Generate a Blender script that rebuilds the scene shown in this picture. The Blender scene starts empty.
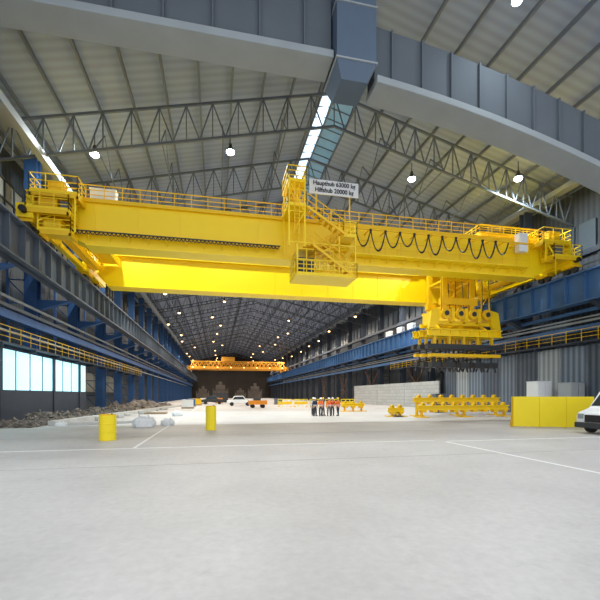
import bpy, math, random
from mathutils import Vector, Matrix, noise
random.seed(7)
S=bpy.context.scene
COL=S.collection
try: S.view_settings.view_transform='Standard'
except Exception: pass

# ------------------------------------------------------------ materials
def mat(name,col,rough=.6,metal=0,var=.12,scale=1.5,emit=None,es=1.0,bump=0,detail=4,spec=None):
    m=bpy.data.materials.new(name); m.use_nodes=True
    nt=m.node_tree; b=nt.nodes['Principled BSDF']
    b.inputs['Roughness'].default_value=rough; b.inputs['Metallic'].default_value=metal
    if spec is not None: b.inputs['Specular IOR Level'].default_value=spec
    if emit is not None:
        b.inputs['Emission Color'].default_value=(*emit,1); b.inputs['Emission Strength'].default_value=es
    tc=nt.nodes.new('ShaderNodeTexCoord'); n=nt.nodes.new('ShaderNodeTexNoise')
    n.inputs['Scale'].default_value=scale; n.inputs['Detail'].default_value=detail
    nt.links.new(tc.outputs['Object'],n.inputs['Vector'])
    r=nt.nodes.new('ShaderNodeMixRGB'); r.inputs[1].default_value=(*[c*(1-var) for c in col],1)
    r.inputs[2].default_value=(*[min(1,c*(1+var)) for c in col],1)
    nt.links.new(n.outputs['Fac'],r.inputs[0]); nt.links.new(r.outputs[0],b.inputs['Base Color'])
    if bump:
        bp=nt.nodes.new('ShaderNodeBump'); bp.inputs['Strength'].default_value=bump
        nt.links.new(n.outputs['Fac'],bp.inputs['Height']); nt.links.new(bp.outputs[0],b.inputs['Normal'])
    return m
def stripes(m,axis,period,lo=.75,hi=1.0):
    nt=m.node_tree; b=nt.nodes['Principled BSDF']
    src=b.inputs['Base Color'].links[0].from_socket
    tc=nt.nodes.new('ShaderNodeTexCoord'); w=nt.nodes.new('ShaderNodeTexWave')
    w.bands_direction=axis; w.inputs['Scale'].default_value=.314/period
    nt.links.new(tc.outputs['Object'],w.inputs['Vector'])
    mr=nt.nodes.new('ShaderNodeMapRange'); mr.inputs[3].default_value=lo; mr.inputs[4].default_value=hi
    nt.links.new(w.outputs['Fac'],mr.inputs[0])
    mx=nt.nodes.new('ShaderNodeMixRGB'); mx.blend_type='MULTIPLY'; mx.inputs[0].default_value=1
    nt.links.new(src,mx.inputs[1]); nt.links.new(mr.outputs[0],mx.inputs[2]); nt.links.new(mx.outputs[0],b.inputs['Base Color'])
    return m
YEL=mat('yellow_paint',(.95,.67,.0),.42,0,.04,.6)
YEL2=mat('deep_yellow_paint',(.86,.53,.0),.5,0,.1,1)
YEL3=mat('bright_yellow_panel',(.92,.72,.01),.5,0,.05,1)
ORA=mat('orange_paint',(.75,.25,.01),.5,0,.1,1)
AMB=mat('amber_crane_paint',(.62,.27,.01),.6,0,.1,1)
BLK=mat('black_rubber',(.012,.012,.014),.6)
DRK=mat('dark_steel',(.035,.04,.045),.6,0,.3,2)
TRUSS=mat('grey_truss_steel',(.12,.14,.165),.7,0,.15,1,spec=.2)
GRY=mat('grey_painted_steel',(.13,.15,.18),.6,0,.12,.5)
LGRY=mat('light_grey_steel',(.30,.33,.35),.6,0,.08,.7)
BLU=mat('blue_painted_steel',(.045,.13,.30),.6,0,.25,1)
BLD=mat('bright_blue_column_paint',(.03,.10,.27),.6,0,.3,1)
DBLU=mat('dark_blue_steel',(.03,.042,.065),.6,0,.25,1)
RWB=mat('runway_slate_steel',(.085,.105,.135),.6,0,.25,.4)
RST=mat('rust_brown_steel',(.16,.07,.04),.7,0,.3,1)
WHT=mat('white_paint',(.8,.82,.84),.35,0,.04,1)
GLS=mat('dark_glass',(.02,.03,.04),.1)
CON=mat('pale_concrete',(.55,.54,.52),.85,0,.2,2)
RUB=mat('rubble_stone',(.20,.17,.145),.95,0,.85,3.0,bump=.3)
WOOD=mat('weathered_timber',(.30,.22,.14),.8,0,.3,3)
TYRE=mat('tyre_rubber',(.02,.02,.02),.8)
HUB=mat('hub_steel',(.4,.4,.42),.4,.6)
RED=mat('red_lens',(.6,.02,.01),.3)
LINE=mat('white_line_paint',(.86,.86,.86),.6,0,.08,3)
SKIN=mat('skin',(.55,.34,.25),.6)
LENS=mat('lamp_lens',(1,1,1),.3,emit=(.85,1,.97),es=22)
LENSW=mat('warm_lamp_lens',(1,.7,.4),.3,emit=(1,.6,.26),es=8)
WARN=mat('small_orange_lens',(1,.6,.3),.3,emit=(1,.5,.15),es=3)
SKYW=mat('skylight_glazing',(.8,.9,1),.3,emit=(.50,.74,1),es=1.5,var=.3,scale=1)
TEAL=mat('blue_tinted_glazing',(.10,.20,.27),.3,emit=(.22,.45,.62),es=.25,var=.4,scale=.8)
WINL=mat('daylit_window',(.5,.85,1),.3,emit=(.42,.86,1),es=1.25)
WING=mat('grimy_window',(.2,.2,.17),.5,emit=(.6,.55,.4),es=.05,var=.3)

# ------------------------------------------------------------ mesh builder
class MB:
    OX=0.0; OZ=0.0
    def __init__(s): s.v=[]; s.f=[]
    def add(s,vs,fs):
        o=len(s.v); s.v+=[tuple(v) for v in vs]; s.f+=[tuple(i+o for i in f) for f in fs]; return s
    def box(s,x0,x1,y0,y1,z0,z1):
        return s.add([(x0,y0,z0),(x1,y0,z0),(x1,y1,z0),(x0,y1,z0),(x0,y0,z1),(x1,y0,z1),(x1,y1,z1),(x0,y1,z1)],
          [(0,3,2,1),(4,5,6,7),(0,1,5,4),(1,2,6,5),(2,3,7,6),(3,0,4,7)])
    def beam(s,a,b,w,h=None,up=(0,0,1)):
        a=Vector(a); b=Vector(b); h=h or w; d=(b-a).normalized(); up=Vector(up)
        if abs(d.dot(up))>.98: up=Vector((0,1,0))
        r=d.cross(up).normalized()*w/2; u=r.cross(d).normalized()*h/2
        vs=[a-r-u,a+r-u,a+r+u,a-r+u,b-r-u,b+r-u,b+r+u,b-r+u]
        return s.add(vs,[(3,2,1,0),(4,5,6,7),(0,1,5,4),(1,2,6,5),(2,3,7,6),(3,0,4,7)])
    def cyl(s,a,b,r,n=12,r2=None):
        a=Vector(a); b=Vector(b); r2=r if r2 is None else r2; d=(b-a).normalized()
        up=Vector((0,0,1)) if abs(d.z)<.9 else Vector((1,0,0)); p=d.cross(up).normalized(); q=d.cross(p)
        vs=[a+(p*math.cos(t)+q*math.sin(t))*r for t in [2*math.pi*i/n for i in range(n)]]
        vs+=[b+(p*math.cos(t)+q*math.sin(t))*r2 for t in [2*math.pi*i/n for i in range(n)]]
        fs=[(i,(i+1)%n,n+(i+1)%n,n+i) for i in range(n)]+[tuple(range(n-1,-1,-1)),tuple(range(n,2*n))]
        return s.add(vs,fs)
    def tube(s,path,r,n=5):
        for a,b in zip(path[:-1],path[1:]): s.cyl(a,b,r,n)
        return s
    def lathe(s,c,prof,n=16):
        vs=[]
        for (r,z) in prof:
            for i in range(n):
                t=2*math.pi*i/n; vs.append((c[0]+r*math.cos(t),c[1]+r*math.sin(t),c[2]+z))
        fs=[]
        for j in range(len(prof)-1):
            for i in range(n): fs.append((j*n+i,j*n+(i+1)%n,(j+1)*n+(i+1)%n,(j+1)*n+i))
        fs+=[tuple(range(n-1,-1,-1)),tuple((len(prof)-1)*n+i for i in range(n))]
        return s.add(vs,fs)
    def prismY(s,pts,y0,y1):
        n=len(pts); vs=[(x,y0,z) for x,z in pts]+[(x,y1,z) for x,z in pts]
        return s.add(vs,[tuple(range(n)),tuple(range(2*n-1,n-1,-1))]+[(i,n+i,n+(i+1)%n,(i+1)%n) for i in range(n)])
    def rail(s,a,b,h=1.1,sp=1.5,r=.035,mid=(.55,),toe=True):
        a=Vector(a); b=Vector(b); L=(b-a).length; n=max(1,round(L/sp)); Z=Vector((0,0,1))
        for i in range(n+1):
            p=a.lerp(b,i/n); s.beam(p,p+Z*h,r*1.6)
        s.beam(a+Z*h,b+Z*h,r*2)
        for m in mid: s.beam(a+Z*m,b+Z*m,r*1.5)
        if toe: s.beam(a+Z*.08,b+Z*.08,.02,.15)
        return s
    def obj(s,name,m,parent=None,label=None,cat=None,kind=None,group=None,bevel=0,smooth=False):
        if MB.OX or MB.OZ: s.v=[(v[0]+MB.OX,v[1],v[2]+MB.OZ) for v in s.v]
        xs=[v[0] for v in s.v]; ys=[v[1] for v in s.v]; zs=[v[2] for v in s.v]
        c=Vector(((min(xs)+max(xs))/2,(min(ys)+max(ys))/2,min(zs)))
        me=bpy.data.meshes.new(name); me.from_pydata([tuple(Vector(v)-c) for v in s.v],[],s.f); me.validate(); me.update()
        me.materials.append(m)
        if smooth:
            for p in me.polygons: p.use_smooth=True
        o=bpy.data.objects.new(name,me); COL.objects.link(o); o.location=c
        if parent is not None:
            o.parent=parent; o.location=c-Vector(parent['_w'])
        o['_w']=tuple(c)
        if bevel:
            b=o.modifiers.new('bevel','BEVEL'); b.width=bevel; b.segments=2; b.limit_method='ANGLE'
        if label: o['label']=label
        if cat: o['category']=cat
        if kind: o['kind']=kind
        if group: o['group']=group
        return o
def empty(name,loc,label,cat,group=None):
    loc=(loc[0]+MB.OX,loc[1],loc[2])
    e=bpy.data.objects.new(name,None); COL.objects.link(e); e.location=loc; e['_w']=tuple(loc)
    e['label']=label; e['category']=cat
    if group: e['group']=group
    e.empty_display_size=.3
    return e
def dup(root,loc,rotz=None,scale=None,label=None):
    n=root.copy(); COL.objects.link(n); n.location=loc
    if rotz is not None: n.rotation_euler=(0,0,rotz)
    if scale is not None: n.scale=scale if hasattr(scale,'__len__') else (scale,)*3
    if label: n['label']=label
    def rec(a,b):
        for c in list(a.children):
            k=c.copy(); COL.objects.link(k); k.parent=b; rec(c,k)
    rec(root,n)
    return n

# ------------------------------------------------------------ floor
FL=bpy.data.materials.new('concrete_floor'); FL.use_nodes=True
nt=FL.node_tree; B=nt.nodes['Principled BSDF']; B.inputs['Roughness'].default_value=.55
tc=nt.nodes.new('ShaderNodeTexCoord')
def nz(sc,det,ro=.6):
    n=nt.nodes.new('ShaderNodeTexNoise'); n.inputs['Scale'].default_value=sc; n.inputs['Detail'].default_value=det; n.inputs['Roughness'].default_value=ro
    nt.links.new(tc.outputs['Object'],n.inputs['Vector']); return n
n1=nz(.22,8,.65); n2=nz(7,9); n3=nz(1.3,10,.75)
r1=nt.nodes.new('ShaderNodeValToRGB'); r1.color_ramp.elements[0].position=.32; r1.color_ramp.elements[1].position=.68
r1.color_ramp.elements[0].color=(.48,.46,.455,1); r1.color_ramp.elements[1].color=(.60,.58,.575,1)
nt.links.new(n1.outputs['Fac'],r1.inputs[0])
def mulr(src,n,a,b,lo,hi):
    r2=nt.nodes.new('ShaderNodeMapRange'); r2.inputs[1].default_value=a; r2.inputs[2].default_value=b; r2.inputs[3].default_value=lo; r2.inputs[4].default_value=hi
    nt.links.new(n.outputs['Fac'],r2.inputs[0])
    mx=nt.nodes.new('ShaderNodeMixRGB'); mx.blend_type='MULTIPLY'; mx.inputs[0].default_value=1
    nt.links.new(src,mx.inputs[1]); nt.links.new(r2.outputs[0],mx.inputs[2]); return mx.outputs[0]
o_=mulr(r1.outputs[0],n2,.3,.7,.9,1.04); o_=mulr(o_,n3,.28,.45,.86,1.0)
nt.links.new(o_,B.inputs['Base Color'])
bp=nt.nodes.new('ShaderNodeBump'); bp.inputs['Strength'].default_value=.1; nt.links.new(n2.outputs['Fac'],bp.inputs['Height']); nt.links.new(bp.outputs[0],B.inputs['Normal'])
XL,XR,XM=-18.0,36.8,10.4
MB().box(-19,XR+1,-12,262,-.3,0).obj('floor',FL,kind='structure',label='pale worn concrete slab floor of the hall',cat='floor')

# ------------------------------------------------------------ shell
ZE,ZR=23.4,30.2
def zr(x): return ZE+(ZR-ZE)*((x-XL)/(XM-XL) if x<XM else (XR-x)/(XR-XM))
Y0,Y1=14,260
ROOF=stripes(mat('roof_sheeting',(.285,.345,.46),.7,0,.1,.2),'Y',.75,.84,1)
c=MB()
def slab(mb,xa,xb,y0,y1,t=.25):
    mb.add([(xa,y0,zr(xa)),(xb,y0,zr(xb)),(xb,y1,zr(xb)),(xa,y1,zr(xa)),(xa,y0,zr(xa)+t),(xb,y0,zr(xb)+t),(xb,y1,zr(xb)+t),(xa,y1,zr(xa)+t)],
      [(0,3,2,1),(4,5,6,7),(0,1,5,4),(1,2,6,5),(2,3,7,6),(3,0,4,7)])
SX0,SX1=XM-.9,XM+2.5
slab(c,XL-.6,SX0,Y0,Y1); slab(c,SX1,XR+.6,Y0,Y1)
for a,b in ((Y0,29),(56,Y1)): slab(c,SX0,XM,a,b); slab(c,XM,SX1,a,b)
c.obj('ceiling',ROOF,kind='structure',label='grey corrugated gabled roof sheeting',cat='ceiling')
w=MB(); slab(w,SX0+.05,XM+.4,29.05,55.95,.12)
w.obj('window_1',SKYW,kind='structure',label='bright bluish glazed strip along the roof ridge',cat='skylight')
w=MB(); slab(w,XM+.4,SX1-.05,29.05,55.95,.12)
w.obj('window_2',TEAL,kind='structure',label='blue-teal tinted roof glazing beside the ridge',cat='skylight')
w=MB()
for i in range(19):
    y=29.3+i*1.45; w.beam((SX0,y,zr(SX0)-.05),(XM,y,ZR-.05),.08); w.beam((XM,y,ZR-.05),(SX1,y,zr(SX1)-.05),.08)
for x in (SX0,XM+.4,SX1): w.beam((x,29,zr(x)-.1),(x,56,zr(x)-.1),.16)
w.obj('trim_1',GRY,kind='structure',label='grey steel glazing bars of the ridge skylight',cat='glazing bars')

WL=stripes(mat('dark_wall_cladding',(.045,.055,.07),.7,0,.3,.4),'Y',.6,.6,1)
WR=stripes(mat('dark_blue_grey_cladding',(.06,.072,.09),.7,0,.3,.4),'Y',.6,.6,1)
MB().box(XL-.3,XL,Y0,Y1,0,ZE).obj('wall_left',WL,kind='structure',label='dark corrugated side wall of the hall',cat='wall')
MB().box(XR,XR+.3,Y0,Y1,0,ZE).obj('wall_right',WR,kind='structure',label='dark blue-grey corrugated side wall of the hall',cat='wall')
MB().prismY([(XL,0),(XR,0),(XR,ZE),(XM,ZR),(XL,ZE)],Y1,Y1+.3).obj('wall_back',mat('end_wall_dark',(.03,.024,.02),.9,0,.6,.15),kind='structure',label='dark gable end wall far down the hall',cat='wall')
PX=-14.85; wn=3; NW=11; WE=24+NW*2.28
MB().box(PX-.1,PX+.1,24,WE,0,2.3).obj('trim_2',DBLU,kind='structure',label='dark steel sill panel below side glazing',cat='partition')
for i in range(NW):
    y=24+i*2.28
    MB().box(PX-.03,PX+.03,y+.04,y+2.24,2.42,5.35).obj('window_%d'%wn,WINL,kind='structure',label='bright daylit side window, pale cyan-white',cat='window'); wn+=1
m=MB()
for i in range(NW+1): y=24+i*2.28; m.box(PX-.07,PX+.07,y-.05,y+.05,2.3,5.45)
for i in (3,7,10): y=24+i*2.28; m.box(PX-.1,PX+.2,y-.16,y+.16,0,5.5)
m.box(PX-.08,PX+.08,24,WE,2.3,2.42); m.box(PX-.08,PX+.08,24,WE,5.35,5.5)
m.obj('trim_3',DBLU,kind='structure',label='dark steel frames of side glazing',cat='window frame')
for i in range(6):
    y=52+i*3.8
    MB().box(XL,XL+.08,y,y+3.4,2.5,5.2).obj('window_%d'%wn,WING,kind='structure',label='dim side window deeper in the hall',cat='window'); wn+=1
for i in range(12):
    y=22+i*12
    MB().box(XL,XL+.08,y+.8,y+11.2,15.5,20.5).obj('window_%d'%wn,WING,kind='structure',label='grimy high side window band',cat='window'); wn+=1
m=MB()
for i in range(90): m.box(XL+.08,XL+.2,22+i*1.6,22.12+i*1.6,15.3,20.7)
for z in (15.4,17.1,18.8,20.5): m.box(XL+.08,XL+.22,22,166,z,z+.12)
m.obj('trim_4',DRK,kind='structure',label='dark glazing bars over the high window band',cat='window frame')
CW=mat('pale_block_wall',(.60,.62,.62),.7,0,.1,1)
bk=CW.node_tree.nodes.new('ShaderNodeTexBrick'); bk.inputs['Scale'].default_value=1; bk.inputs['Brick Width'].default_value=1.2; bk.inputs['Row Height'].default_value=.6; bk.inputs['Mortar Size'].default_value=.03
bk.inputs['Color1'].default_value=(.50,.52,.53,1); bk.inputs['Color2'].default_value=(.42,.45,.46,1); bk.inputs['Mortar'].default_value=(.28,.30,.31,1)
_t=CW.node_tree.nodes.new('ShaderNodeTexCoord'); _m=CW.node_tree.nodes.new('ShaderNodeMapping'); _m.inputs['Rotation'].default_value=(0,math.pi/2,math.pi/2)
CW.node_tree.links.new(_t.outputs['Object'],_m.inputs['Vector']); CW.node_tree.links.new(_m.outputs[0],bk.inputs['Vector']); CW.node_tree.links.new(bk.outputs['Color'],CW.node_tree.nodes['Principled BSDF'].inputs['Base Color'])
CB=stripes(mat('blue_grey_corrugated_sheet',(.19,.25,.33),.6,0,.15,1),'Y',.6,.4,1)
CD=stripes(mat('slate_corrugated_sheet',(.10,.135,.19),.6,0,.15,1),'Y',.6,.4,1)
CL=stripes(mat('light_corrugated_sheet',(.36,.41,.45),.6,0,.1,1),'Y',.6,.5,1)
k=5
for y0,y1 in ((53,64),(64.2,76),(76.2,90)):
    MB().box(XR-4.2,XR-4.0,y0,y1,0,4.2).obj('trim_%d'%k,CW,kind='structure',label='pale block low partition wall between columns',cat='partition'); k+=1
for i in range(10):
    y=24+i*2.9
    MB().box(XR-3.25,XR-3.1,y,y+2.82,1.2,6.7).obj('trim_%d'%k,(CB,CD,CB,CL,CD)[i%5],kind='structure',label='blue-grey corrugated cladding panel',cat='partition'); k+=1
MB().box(XR-3.3,XR-3.05,24,52.9,0,1.2).obj('trim_%d'%k,GRY,kind='structure',label='grey plinth below the cladding',cat='plinth'); k+=1
m=MB()
for i in range(60): m.box(XR-.25,XR-.05,22+i*2.4,23.8+i*2.4,16.2,19.6)
m.obj('trim_%d'%k,mat('dull_glazing',(.06,.08,.10),.4,emit=(.3,.4,.5),es=.03),kind='structure',label='dull high window band on the side wall',cat='window band'); k+=1

# ------------------------------------------------------------ columns
def column(x,sgn,name_label,mt,reach=1.4,zc=9.4,w=.5):
    e=empty('steel_column',(x,0,0),name_label,'column','steel columns carrying the crane runway')
    m=MB()
    for dy in (-.36,.36): m.box(x-w,x+w,dy-.05,dy+.05,0,22.6)
    m.box(x-.04,x+.04,-.32,.32,0,22.6); m.box(x-w-.15,x+w+.15,-.55,.55,0,.12)
    for z in (3,6,9,12,15,18,21): m.box(x-w+.02,x+w-.02,-.33,.33,z,z+.06)
    m.obj('shaft',mt,e)
    m=MB(); xi=x+sgn*w
    m.add([(xi,-.3,10.3),(xi,.3,10.3),(xi+sgn*reach,.3,10.3),(xi+sgn*reach,-.3,10.3),(xi,-.3,zc),(xi,.3,zc)],
      [(0,1,2,3),(0,4,5,1),(4,3,2,5),(0,3,4),(1,5,2)])
    m.obj('corbel',mt,e)
    m=MB(); xo=x-sgn*1.9
    m.beam((xo,0,0),(xo,0,14),.22)
    for i in range(7): m.beam((x,0,2*i),(xo,0,2*i+2),.09); m.beam((xo,0,2*i),(x,0,2*i),.09)
    m.obj('lattice_brace',mt,e)
    return e
CXR=XR-2.5
cl=column(-15.7,1,'bright blue steel column with corbel and lattice bracing',BLD,2.6)
ys=[28+10*i for i in range(23)]
cl.location=(-15.7,ys[0],0)
for y in ys[1:]: dup(cl,(-15.7,y,0))
cr=column(CXR,-1,'dark blue-grey steel column with corbel bracket',DBLU,1.8)
cr.location=(CXR,ys[0],0)
for y in ys[1:]: dup(cr,(CXR,y,0))
m=MB()
for z0,z1 in ((.08,8.2),(8.6,15.0)):
    m.beam((CXR-.15,.75,z0),(CXR-.15,9.25,z1),.16); m.beam((CXR+.1,9.25,z0),(CXR+.1,.75,z1),.16)
m.box(CXR-.3,CXR+.25,.6,.9,0,.1); m.box(CXR-.3,CXR+.25,9.1,9.4,0,.1)
xb=m.obj('cross_brace',RST,label='rust-brown diagonal bracing between wall columns',cat='bracing',group='brown wall bracing')
zb0=xb.location.z; xb.location.y=ys[1]+5
for i in (3,5,7,9): dup(xb,(xb.location.x,ys[i]+5,zb0))
for i,z in ((0,6.2),(1,8.0),(2,6.2)):
    pass

# ------------------------------------------------------------ runways
def runway(x,mt,label,ledge,wid=1.7,zt=13.1,zb=10.35):
    e=empty('crane_runway_girder',(x,140,10.35),label,'crane runway')
    m=MB(); m.box(x-.06,x+.06,22,255,zb,zt); m.box(x-.5,x+.5,22,255,zt-.12,zt); m.box(x-.5,x+.5,22,255,zb,zb+.12)
    for i in range(116): m.box(x-.42,x+.42,22.5+2*i,22.56+2*i,zb,zt)
    m.obj('plate_girder',mt,e)
    MB().box(x-.07,x+.07,22,255,zt,zt+.2).obj('crane_rail',DRK,e)
    s=-1 if x<0 else 1
    m=MB(); m.box(min(x+s*.5,x+s*wid),max(x+s*.5,x+s*wid),22,255,zt-.25,zt-.13); m.obj('service_walkway',ledge,e)
    m=MB(); m.rail((x+s*1.0,22,zt-.12),(x+s*1.0,150,zt-.12),sp=2,r=.03); m.obj('handrail',DRK,e)
    return e
RXR=32.2; RXL=-12.6
runway(RXL,RWB,'slate grey plate girder carrying the crane rail',GRY,2.4,13.1,10.6)
rw=runway(RXR,BLU,'blue plate girder carrying the crane rail',BLU,1.6)
for y in (62,66,71):
    m=MB(); m.box(33.0,33.7,y,y+1.8,12.97,14.6); m.box(32.95,33.0,y+.1,y+1.7,13.1,14.5)
    m.obj('switch_cabinet',WHT,rw,label='white switch cabinet')
def longbeam(name,label,cat,x,z,w,h,mt,y0=20,y1=255):
    return MB().box(x-w/2,x+w/2,y0,y1,z-h/2,z+h/2).obj(name,mt,label=label,cat=cat)
longbeam('eave_beam','light grey eave beam along the wall top','beam',-15.7,22.85,.9,.5,LGRY)
longbeam('eave_beam','light grey eave beam along the wall top','beam',CXR,22.85,.9,.5,LGRY)
longbeam('longitudinal_box_beam','pale grey box beam slung beneath the truss ends','beam',-13.3,20.6,.5,.6,LGRY,25.5,150)
longbeam('wall_girt','blue horizontal girt between columns','beam',-14.95,7.9,.4,.6,BLD)
longbeam('wall_girt','pale steel girt between columns','beam',-14.98,8.55,.35,.25,GRY)
longbeam('cable_tray','dark cable tray fixed along the columns','cable tray',-15.0,14.4,.4,.25,DRK)
longbeam('wall_girt','blue horizontal girt between columns','beam',CXR-.75,8.3,.4,.5,BLU)
longbeam('wall_girt','dark blue horizontal girt between columns','beam',CXR-.75,15.3,.4,.5,DBLU)
longbeam('wall_girt','blue horizontal girt between columns','beam',CXR-.75,9.9,.3,.3,BLU)
for z,r_ in ((8.95,.12),(9.3,.08)):
    MB().cyl((CXR-.75,20,z),(CXR-.75,200,z),r_,8).obj('service_pipe',LGRY,label='pale steel service pipe running along the columns',cat='pipe')
for z,r_ in ((6.7,.1),(9.2,.12)):
    MB().cyl((-14.9,20,z),(-14.9,200,z),r_,8).obj('service_pipe',LGRY,label='pale steel service pipe running along the columns',cat='pipe')

def catwalk(x0,x1,y0,y1,z,side,label):
    e=empty('catwalk',((x0+x1)/2,(y0+y1)/2,z),label,'walkway')
    m=MB(); m.box(x0,x1,y0,y1,z-.12,z)
    for i in range(int((y1-y0)/5)): m.box(x0,x1,y0+5*i,y0+5*i+.12,z-.35,z-.12)
    m.obj('deck',DBLU,e)
    m=MB(); m.rail((side,y0,z),(side,y1,z),sp=1.6,r=.022,mid=(.37,.73),toe=False); m.obj('handrail',YEL2,e)
    return e
catwalk(-15.1,-14.2,20,80,5.75,-14.25,'dark steel catwalk with yellow handrail along the wall')
catwalk(CXR-1.6,CXR-.7,20,70,7.0,CXR-1.55,'dark steel catwalk with yellow handrail along the wall')

# ------------------------------------------------------------ roof trusses & purlins
def truss():
    m=MB(); D=3.0
    xs=[XL+.4+(XM-XL-.4)*i/13 for i in range(14)]+[XM+(XR-.4-XM)*i/13 for i in range(1,14)]
    for a,b in zip(xs[:-1],xs[1:]):
        ta,tb=zr(a)-.75,zr(b)-.75
        m.beam((a,0,ta),(b,0,tb),.18)
        za,zb_=ta-D,tb-D
        m.beam((a,0,za),(b,0,zb_),.18)
        mid=(a+b)/2
        m.beam((a,0,ta),(mid,0,(za+zb_)/2),.09); m.beam((mid,0,(za+zb_)/2),(b,0,tb),.09)
        m.beam((a,0,ta),(a,0,za),.085)
    return m.obj('roof_truss',TRUSS,label='grey lattice steel roof truss spanning the hall',cat='truss',group='roof trusses')
t=truss(); ty=[34+10*i for i in range(22)]
base=t.location.copy(); t.location=(base.x,ty[0],base.z)
for y in ty[1:]: dup(t,(base.x,y,base.z))
px=[XL+1+i*2.6 for i in range(11)]+[XM+2.0+2.6*i for i in range(10)]
P=None
for x in px:
    if XM-1.4<x<XM+3.0: continue
    if P is None:
        P=MB().box(x-.08,x+.08,Y0,Y1-.1,zr(x)-.72,zr(x)-.42).obj('roof_purlin',GRY,label='thin steel purlin under roof sheeting',cat='purlin',group='roof purlins')
        pz0=P.location.z-zr(x)
    else: dup(P,(x,P.location.y,zr(x)+pz0))
LB=None
BRX=(-9.5,-4.5,.5,6.0,16.0,21.5,26.5,31.0)
for x in BRX:
    if LB is None:
        m=MB(); z0=zr(x)-3.5
        for i in range(44):
            ya=34+5*i; yb=ya+5
            m.beam((x,ya,z0),(x,yb,z0),.09)
            m.beam((x,ya,z0),(x,ya+2.5,z0+2.5),.07); m.beam((x,ya+2.5,z0+2.5),(x,yb,z0),.07)
        LB=m.obj('longitudinal_brace',TRUSS,label='light lattice bracing running between roof trusses',cat='bracing',group='lengthwise lattice braces'); zz=LB.location.z-zr(x)
    else: dup(LB,(x,LB.location.y,zr(x)+zz))

# ------------------------------------------------------------ near cross beams & duct
NG=mat('cross_beam_grey',(.115,.135,.16),.85,0,.15,.4,spec=.15)
NL=mat('cross_beam_flange_grey',(.29,.325,.35),.8,0,.12,.5,spec=.2)
e=empty('cross_box_beam',(-4,23,22.6),'large grey box beam with pale flange crossing the hall','beam')
m=MB(); m.box(-17.6,6.9,23.1,24.3,22.9,26.4); m.obj('web_box',NG,e,bevel=.06)
m=MB(); m.box(-17.6,6.9,22.6,24.6,22.45,22.9); m.obj('bottom_flange',NL,e,bevel=.04)
for i in range(9): MB().box(-16.5+i*2.7,-16.4+i*2.7,22.9,23.1,22.95,26.4).obj('stiffener_rib',NG,e)
e=empty('sloping_box_beam',(19,23,20),'large dark grey ribbed box beam curving down with pale flange','beam')
XS=[9.7,12,14,16,18,20,22,24,26,28.5,31,34,XR-.1]
def sl(x): return 21.45-.10*(x-9.7)-.0055*(x-9.7)**2
m=MB(); m.prismY([(x,sl(x)+.45) for x in XS]+[(x,sl(x)+3.9) for x in XS[::-1]],23.1,24.3); m.obj('web_box',NG,e,bevel=.06)
m=MB(); m.prismY([(x,sl(x)) for x in XS]+[(x,sl(x)+.45) for x in XS[::-1]],22.6,24.6); m.obj('bottom_flange',NL,e,bevel=.04)
for i in range(12):
    x=10.8+i*2.1; MB().box(x,x+.12,22.9,23.1,sl(x)+.5,sl(x)+3.8).obj('stiffener_rib',NG,e)
e=empty('ventilation_duct',(8.3,23,22),'blue-grey rectangular vertical duct joining the two box beams','duct')
DUCT=mat('duct_sheet',(.10,.14,.20),.7,.0,.12,.5,spec=.2)
m=MB(); m.box(7.0,9.5,22.3,25.0,22.2,29.2); m.add([(7.0,22.3,22.2),(9.5,22.3,22.2),(9.5,25.0,22.2),(7.0,25.0,22.2),(7.4,22.7,21.3),(9.1,22.7,21.3),(9.1,24.7,21.3),(7.4,24.7,21.3)],[(4,7,6,5),(0,4,5,1),(1,5,6,2),(2,6,7,3),(3,7,4,0)])
m.obj('duct_body',DUCT,e)
for z in (22.2,25.6,28.8): MB().box(6.93,9.57,22.23,25.07,z,z+.1).obj('duct_flange',NL,e)

# ------------------------------------------------------------ lamps
def lampthing(lens,en,col,label,s=1.0):
    e=empty('high_bay_lamp',(0,0,0),label,'lamp','high bay lamps under the roof')
    MB().lathe((0,0,0),[(.32*s,0),(.30*s,.12),(.16*s,.45),(.12*s,.7)],14).obj('reflector_shade',DRK,e,smooth=True)
    MB().lathe((0,0,-.30*s),[(.08*s,0),(.24*s,.06*s),(.35*s,.17*s),(.37*s,.30*s)],14).obj('lamp_lens',lens,e,smooth=True)
    MB().beam((0,0,.7),(0,0,1.6),.05).obj('hanging_rod',DRK,e)
    l=bpy.data.lights.new('lamp_light','AREA'); l.shape='DISK'; l.size=.6; l.energy=en; l.color=col
    lo=bpy.data.objects.new('lamp_light',l); COL.objects.link(lo); lo.parent=e; lo.location=(0,0,-.36)
    return e
L1=lampthing(LENS,2300,(.88,.98,1),'white glowing high bay lamp hanging from a roof truss')
L2=lampthing(LENSW,1350,(1,.88,.73),'warm glowing high bay lamp hanging from a roof truss',.8)
rnd=random.Random(11)
first={1:True,2:True}
def place(src,x,y,z):
    L=L1 if src==1 else L2
    if first[src]: L.location=(x,y,z); first[src]=False
    else: dup(L,(x,y,z))
for x,y,z in ((-10.3,36.5,22.8),(1.2,36.5,24.5),(19.4,36.5,24.1),(28.3,32.3,22.9)): place(1,x,y,z)
for j in range(13):
    for i,x0 in enumerate((-10.3,.9,19.4,30.0)):
        x=x0+rnd.uniform(-2.2,2.2); y_=54+16*j+rnd.uniform(-4,4)
        for b_ in BRX:
            if abs(x-b_)<.3: x=b_+.5
        place(1 if (j==0 and i%2) else 2,x,y_,zr(x)-.75-3.0-1.8)
L3=lampthing(LENS,250,(.90,1,1),'white glowing high bay lamp hanging near the big box beam',.8)
L3.location=(17.8,20.4,26.0)

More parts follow.
